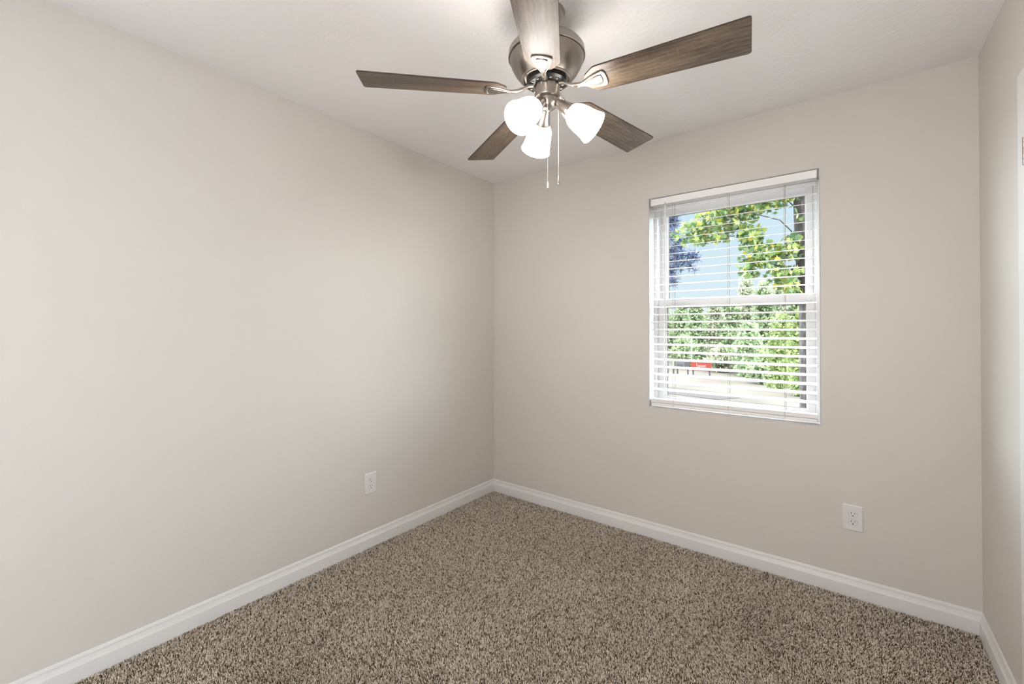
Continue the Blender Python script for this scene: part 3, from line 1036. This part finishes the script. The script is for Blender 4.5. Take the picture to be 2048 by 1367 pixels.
def blob(c, rx, ry, rz, n_, shell=0.55):
    d = rng.normal(size=(n_, 3))
    d /= np.linalg.norm(d, axis=1)[:, None]
    r_ = rng.uniform(shell, 1.0, n_)[:, None] ** 0.7
    return np.array(c)[None] + d * r_ * np.array([rx, ry, rz])[None]


# maple close to the window: trunk on the right, long leafy limbs reaching left
MY = 3.5
tb = at(1607, 650, MY)
mp_root = empty('maple_tree', (tb.x, MY, GZ), 'maple outside with dark trunk and big yellow-green leaves across the window', 'tree')


def rel(p, o_=None):
    return (p[0] - tb.x, p[1] - MY, p[2] - GZ)


trunk = [(tb.x + 0.06, MY, GZ - 0.02), tuple(at(1619, 800, MY)), tuple(at(1617, 690, MY)), tuple(at(1616, 600, MY)), tuple(at(1612, 540, MY)), tuple(at(1609, 480, MY)), tuple(at(1606, 420, MY)), tuple(at(1604, 380, MY)), tuple(at(1601, 300, MY)), tuple(at(1598, 180, MY))]
MB().tube([rel(p) for p in trunk], [0.13, 0.095, 0.09, 0.092, 0.098, 0.10, 0.095, 0.09, 0.08, 0.06], 14).build('trunk', M['bark'], mp_root, smooth=60)
limbs = [
    [(1609, 528, 0), (1597, 505, -.05), (1583, 462, -.1), (1560, 440, -.2), (1500, 425, -.3), (1430, 450, -.3), (1375, 470, -.3)],
    [(1612, 552, 0), (1580, 535, -.1), (1545, 528, -.2), (1505, 515, -.3), (1478, 520, -.3)],
    [(1606, 430, 0), (1575, 400, -.1), (1520, 385, -.2), (1450, 400, -.25)],
    [(1612, 570, 0), (1585, 560, .1), (1545, 560, .15), (1520, 580, .2)],
    [(1602, 340, 0), (1540, 320, .2), (1450, 330, .2)],
    [(1600, 470, 0), (1640, 440, .3), (1700, 400, .5)],
]
for lb in limbs:
    P = [rel(at(u, v, MY + dy_)) for u, v, dy_ in lb]
    n_ = len(P)
    MB().tube(P, [0.009 * (1 - 0.6 * i / (n_ - 1)) for i in range(n_)], 8).build('limb', M['bark'], mp_root, smooth=60)
clus = [  # (u, v, du, dv, leaves) surveyed crown masses
    (1380, 468, 34, 24, 70), (1412, 448, 34, 26, 90), (1450, 428, 38, 26, 110), (1492, 416, 36, 26, 105), (1420, 478, 40, 12, 60), (1470, 455, 34, 20, 80),
    (1535, 402, 34, 22, 80), (1572, 396, 26, 18, 55), (1500, 470, 26, 22, 70), (1515, 492, 30, 20, 75), (1505, 525, 30, 18, 70), (1540, 515, 30, 22, 75),
    (1570, 505, 26, 18, 60), (1585, 480, 16, 14, 30), (1560, 545, 30, 16, 55), (1498, 548, 16, 14, 30), (1585, 560, 20, 18, 45), (1590, 590, 18, 16, 40), (1570, 575, 22, 12, 35),
    (1480, 360, 60, 28, 90), (1560, 350, 50, 28, 80), (1400, 390, 40, 14, 8), (1660, 420, 50, 60, 70), (1660, 540, 40, 50, 50)]
pts = []
for u, v, du, dv, n_ in clus:
    c = at(u, v, MY - 0.15)
    pts.append(blob(rel(c), du / 146, 0.30, dv / 146, int(n_ * 1.5), 0.1))
leaves('foliage', np.concatenate(pts), 0.074, MAPLE, M['maple'], mp_root)

# pine reaching in from the left
PY = 7.0
pb = at(1318, 520, PY)
pine = empty('pine_tree', (pb.x, PY, GZ), 'blue-grey needled pine at the left edge of the window view', 'tree')
ph = at(1318, 330, PY).z - GZ
MB().tube([(0, 0, -0.02), (0.02, 0, ph * 0.5), (0, 0, ph)], [0.16, 0.13, 0.06], 12).build('trunk', M['bark'], pine, smooth=60)
brs = [[(1318, 470), (1340, 468), (1352, 455)], [(1318, 490), (1345, 500), (1368, 490)], [(1318, 500), (1350, 512), (1378, 510), (1397, 515)], [(1318, 515), (1360, 522), (1385, 532)],
       [(1318, 540), (1340, 545), (1358, 535)], [(1318, 560), (1340, 563), (1346, 560)], [(1318, 440), (1340, 445), (1348, 440)], [(1318, 425), (1335, 430), (1345, 438)], [(1318, 460), (1345, 470), (1370, 488)]]
ntuft = []
nm_v, nm_f = [], []
for bi, br in enumerate(brs):
    P = [at(u, v, PY - 0.1 * (bi % 3)) for u, v in br]
    P = [Vector((p.x - pb.x, p.y - PY, p.z - GZ)) for p in P]
    MB().tube(P, [0.018, 0.012, 0.006, 0.005][:len(P)], 6).build('limb', M['bark'], pine, smooth=60)
    for k in range(len(P) - 1):
        for s_ in range(5):
            q = P[k].lerp(P[k + 1], (s_ + 0.5) / 5)
            for t_ in range(2):
                c = q + Vector(rng.normal(size=3) * 0.05)
                for _ in range(22):
                    ntuft.append(c)
leaves('foliage', [np.array(p) for p in ntuft], 0.15, NEEDLE, M['needle'], pine)


def tree(name, x, y, h, w, leaf, n_, mat, label, cat, group, trunk_r=0.07, low=0.15, shape=OVAL):
    root = empty(name, (x, y, GZ), label, cat, group)
    MB().tube([(0, 0, -0.02), (rng.uniform(-.1, .1), 0, h * 0.35), (rng.uniform(-.2, .2), 0, h * 0.75)], [trunk_r, trunk_r * 0.8, trunk_r * 0.35], 8).build('trunk', M['bark'], root, smooth=60)
    pts = []
    nb = 9
    for k in range(nb):
        f = (k + 0.5) / nb
        zc = h * (low + (0.92 - low) * f)
        rr = w * 0.5 * (0.55 + 0.45 * math.sin(PI * min(1, f * 0.9 + 0.15)))
        for q in range(3):
            a_ = rng.uniform(0, 2 * PI)
            o_ = rng.uniform(0.1, 0.6) * rr
            pts.append(blob((o_ * math.cos(a_), o_ * math.sin(a_), zc), rr * 0.6, rr * 0.6, h * 0.13, n_ // (3 * nb), 0.4))
    leaves('foliage', np.concatenate(pts), leaf, shape, mat, root)
    return root


G = 'trees across the road'
LB = 'hazy green tree in the dense row beyond the sandy yard'
k = 0
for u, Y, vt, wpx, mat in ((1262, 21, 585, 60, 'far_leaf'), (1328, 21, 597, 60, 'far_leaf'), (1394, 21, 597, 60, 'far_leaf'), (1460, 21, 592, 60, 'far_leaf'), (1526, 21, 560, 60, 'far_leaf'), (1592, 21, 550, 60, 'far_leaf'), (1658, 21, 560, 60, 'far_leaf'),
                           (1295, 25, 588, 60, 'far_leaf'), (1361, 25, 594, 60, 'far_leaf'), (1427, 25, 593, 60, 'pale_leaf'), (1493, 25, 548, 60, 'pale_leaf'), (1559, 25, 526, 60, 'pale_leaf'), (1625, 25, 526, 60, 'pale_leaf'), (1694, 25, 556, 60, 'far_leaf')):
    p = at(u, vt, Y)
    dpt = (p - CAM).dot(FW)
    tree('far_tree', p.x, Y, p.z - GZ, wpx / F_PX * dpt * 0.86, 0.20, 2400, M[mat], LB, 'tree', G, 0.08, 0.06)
G2 = 'leafy bushes in front of the far trees'
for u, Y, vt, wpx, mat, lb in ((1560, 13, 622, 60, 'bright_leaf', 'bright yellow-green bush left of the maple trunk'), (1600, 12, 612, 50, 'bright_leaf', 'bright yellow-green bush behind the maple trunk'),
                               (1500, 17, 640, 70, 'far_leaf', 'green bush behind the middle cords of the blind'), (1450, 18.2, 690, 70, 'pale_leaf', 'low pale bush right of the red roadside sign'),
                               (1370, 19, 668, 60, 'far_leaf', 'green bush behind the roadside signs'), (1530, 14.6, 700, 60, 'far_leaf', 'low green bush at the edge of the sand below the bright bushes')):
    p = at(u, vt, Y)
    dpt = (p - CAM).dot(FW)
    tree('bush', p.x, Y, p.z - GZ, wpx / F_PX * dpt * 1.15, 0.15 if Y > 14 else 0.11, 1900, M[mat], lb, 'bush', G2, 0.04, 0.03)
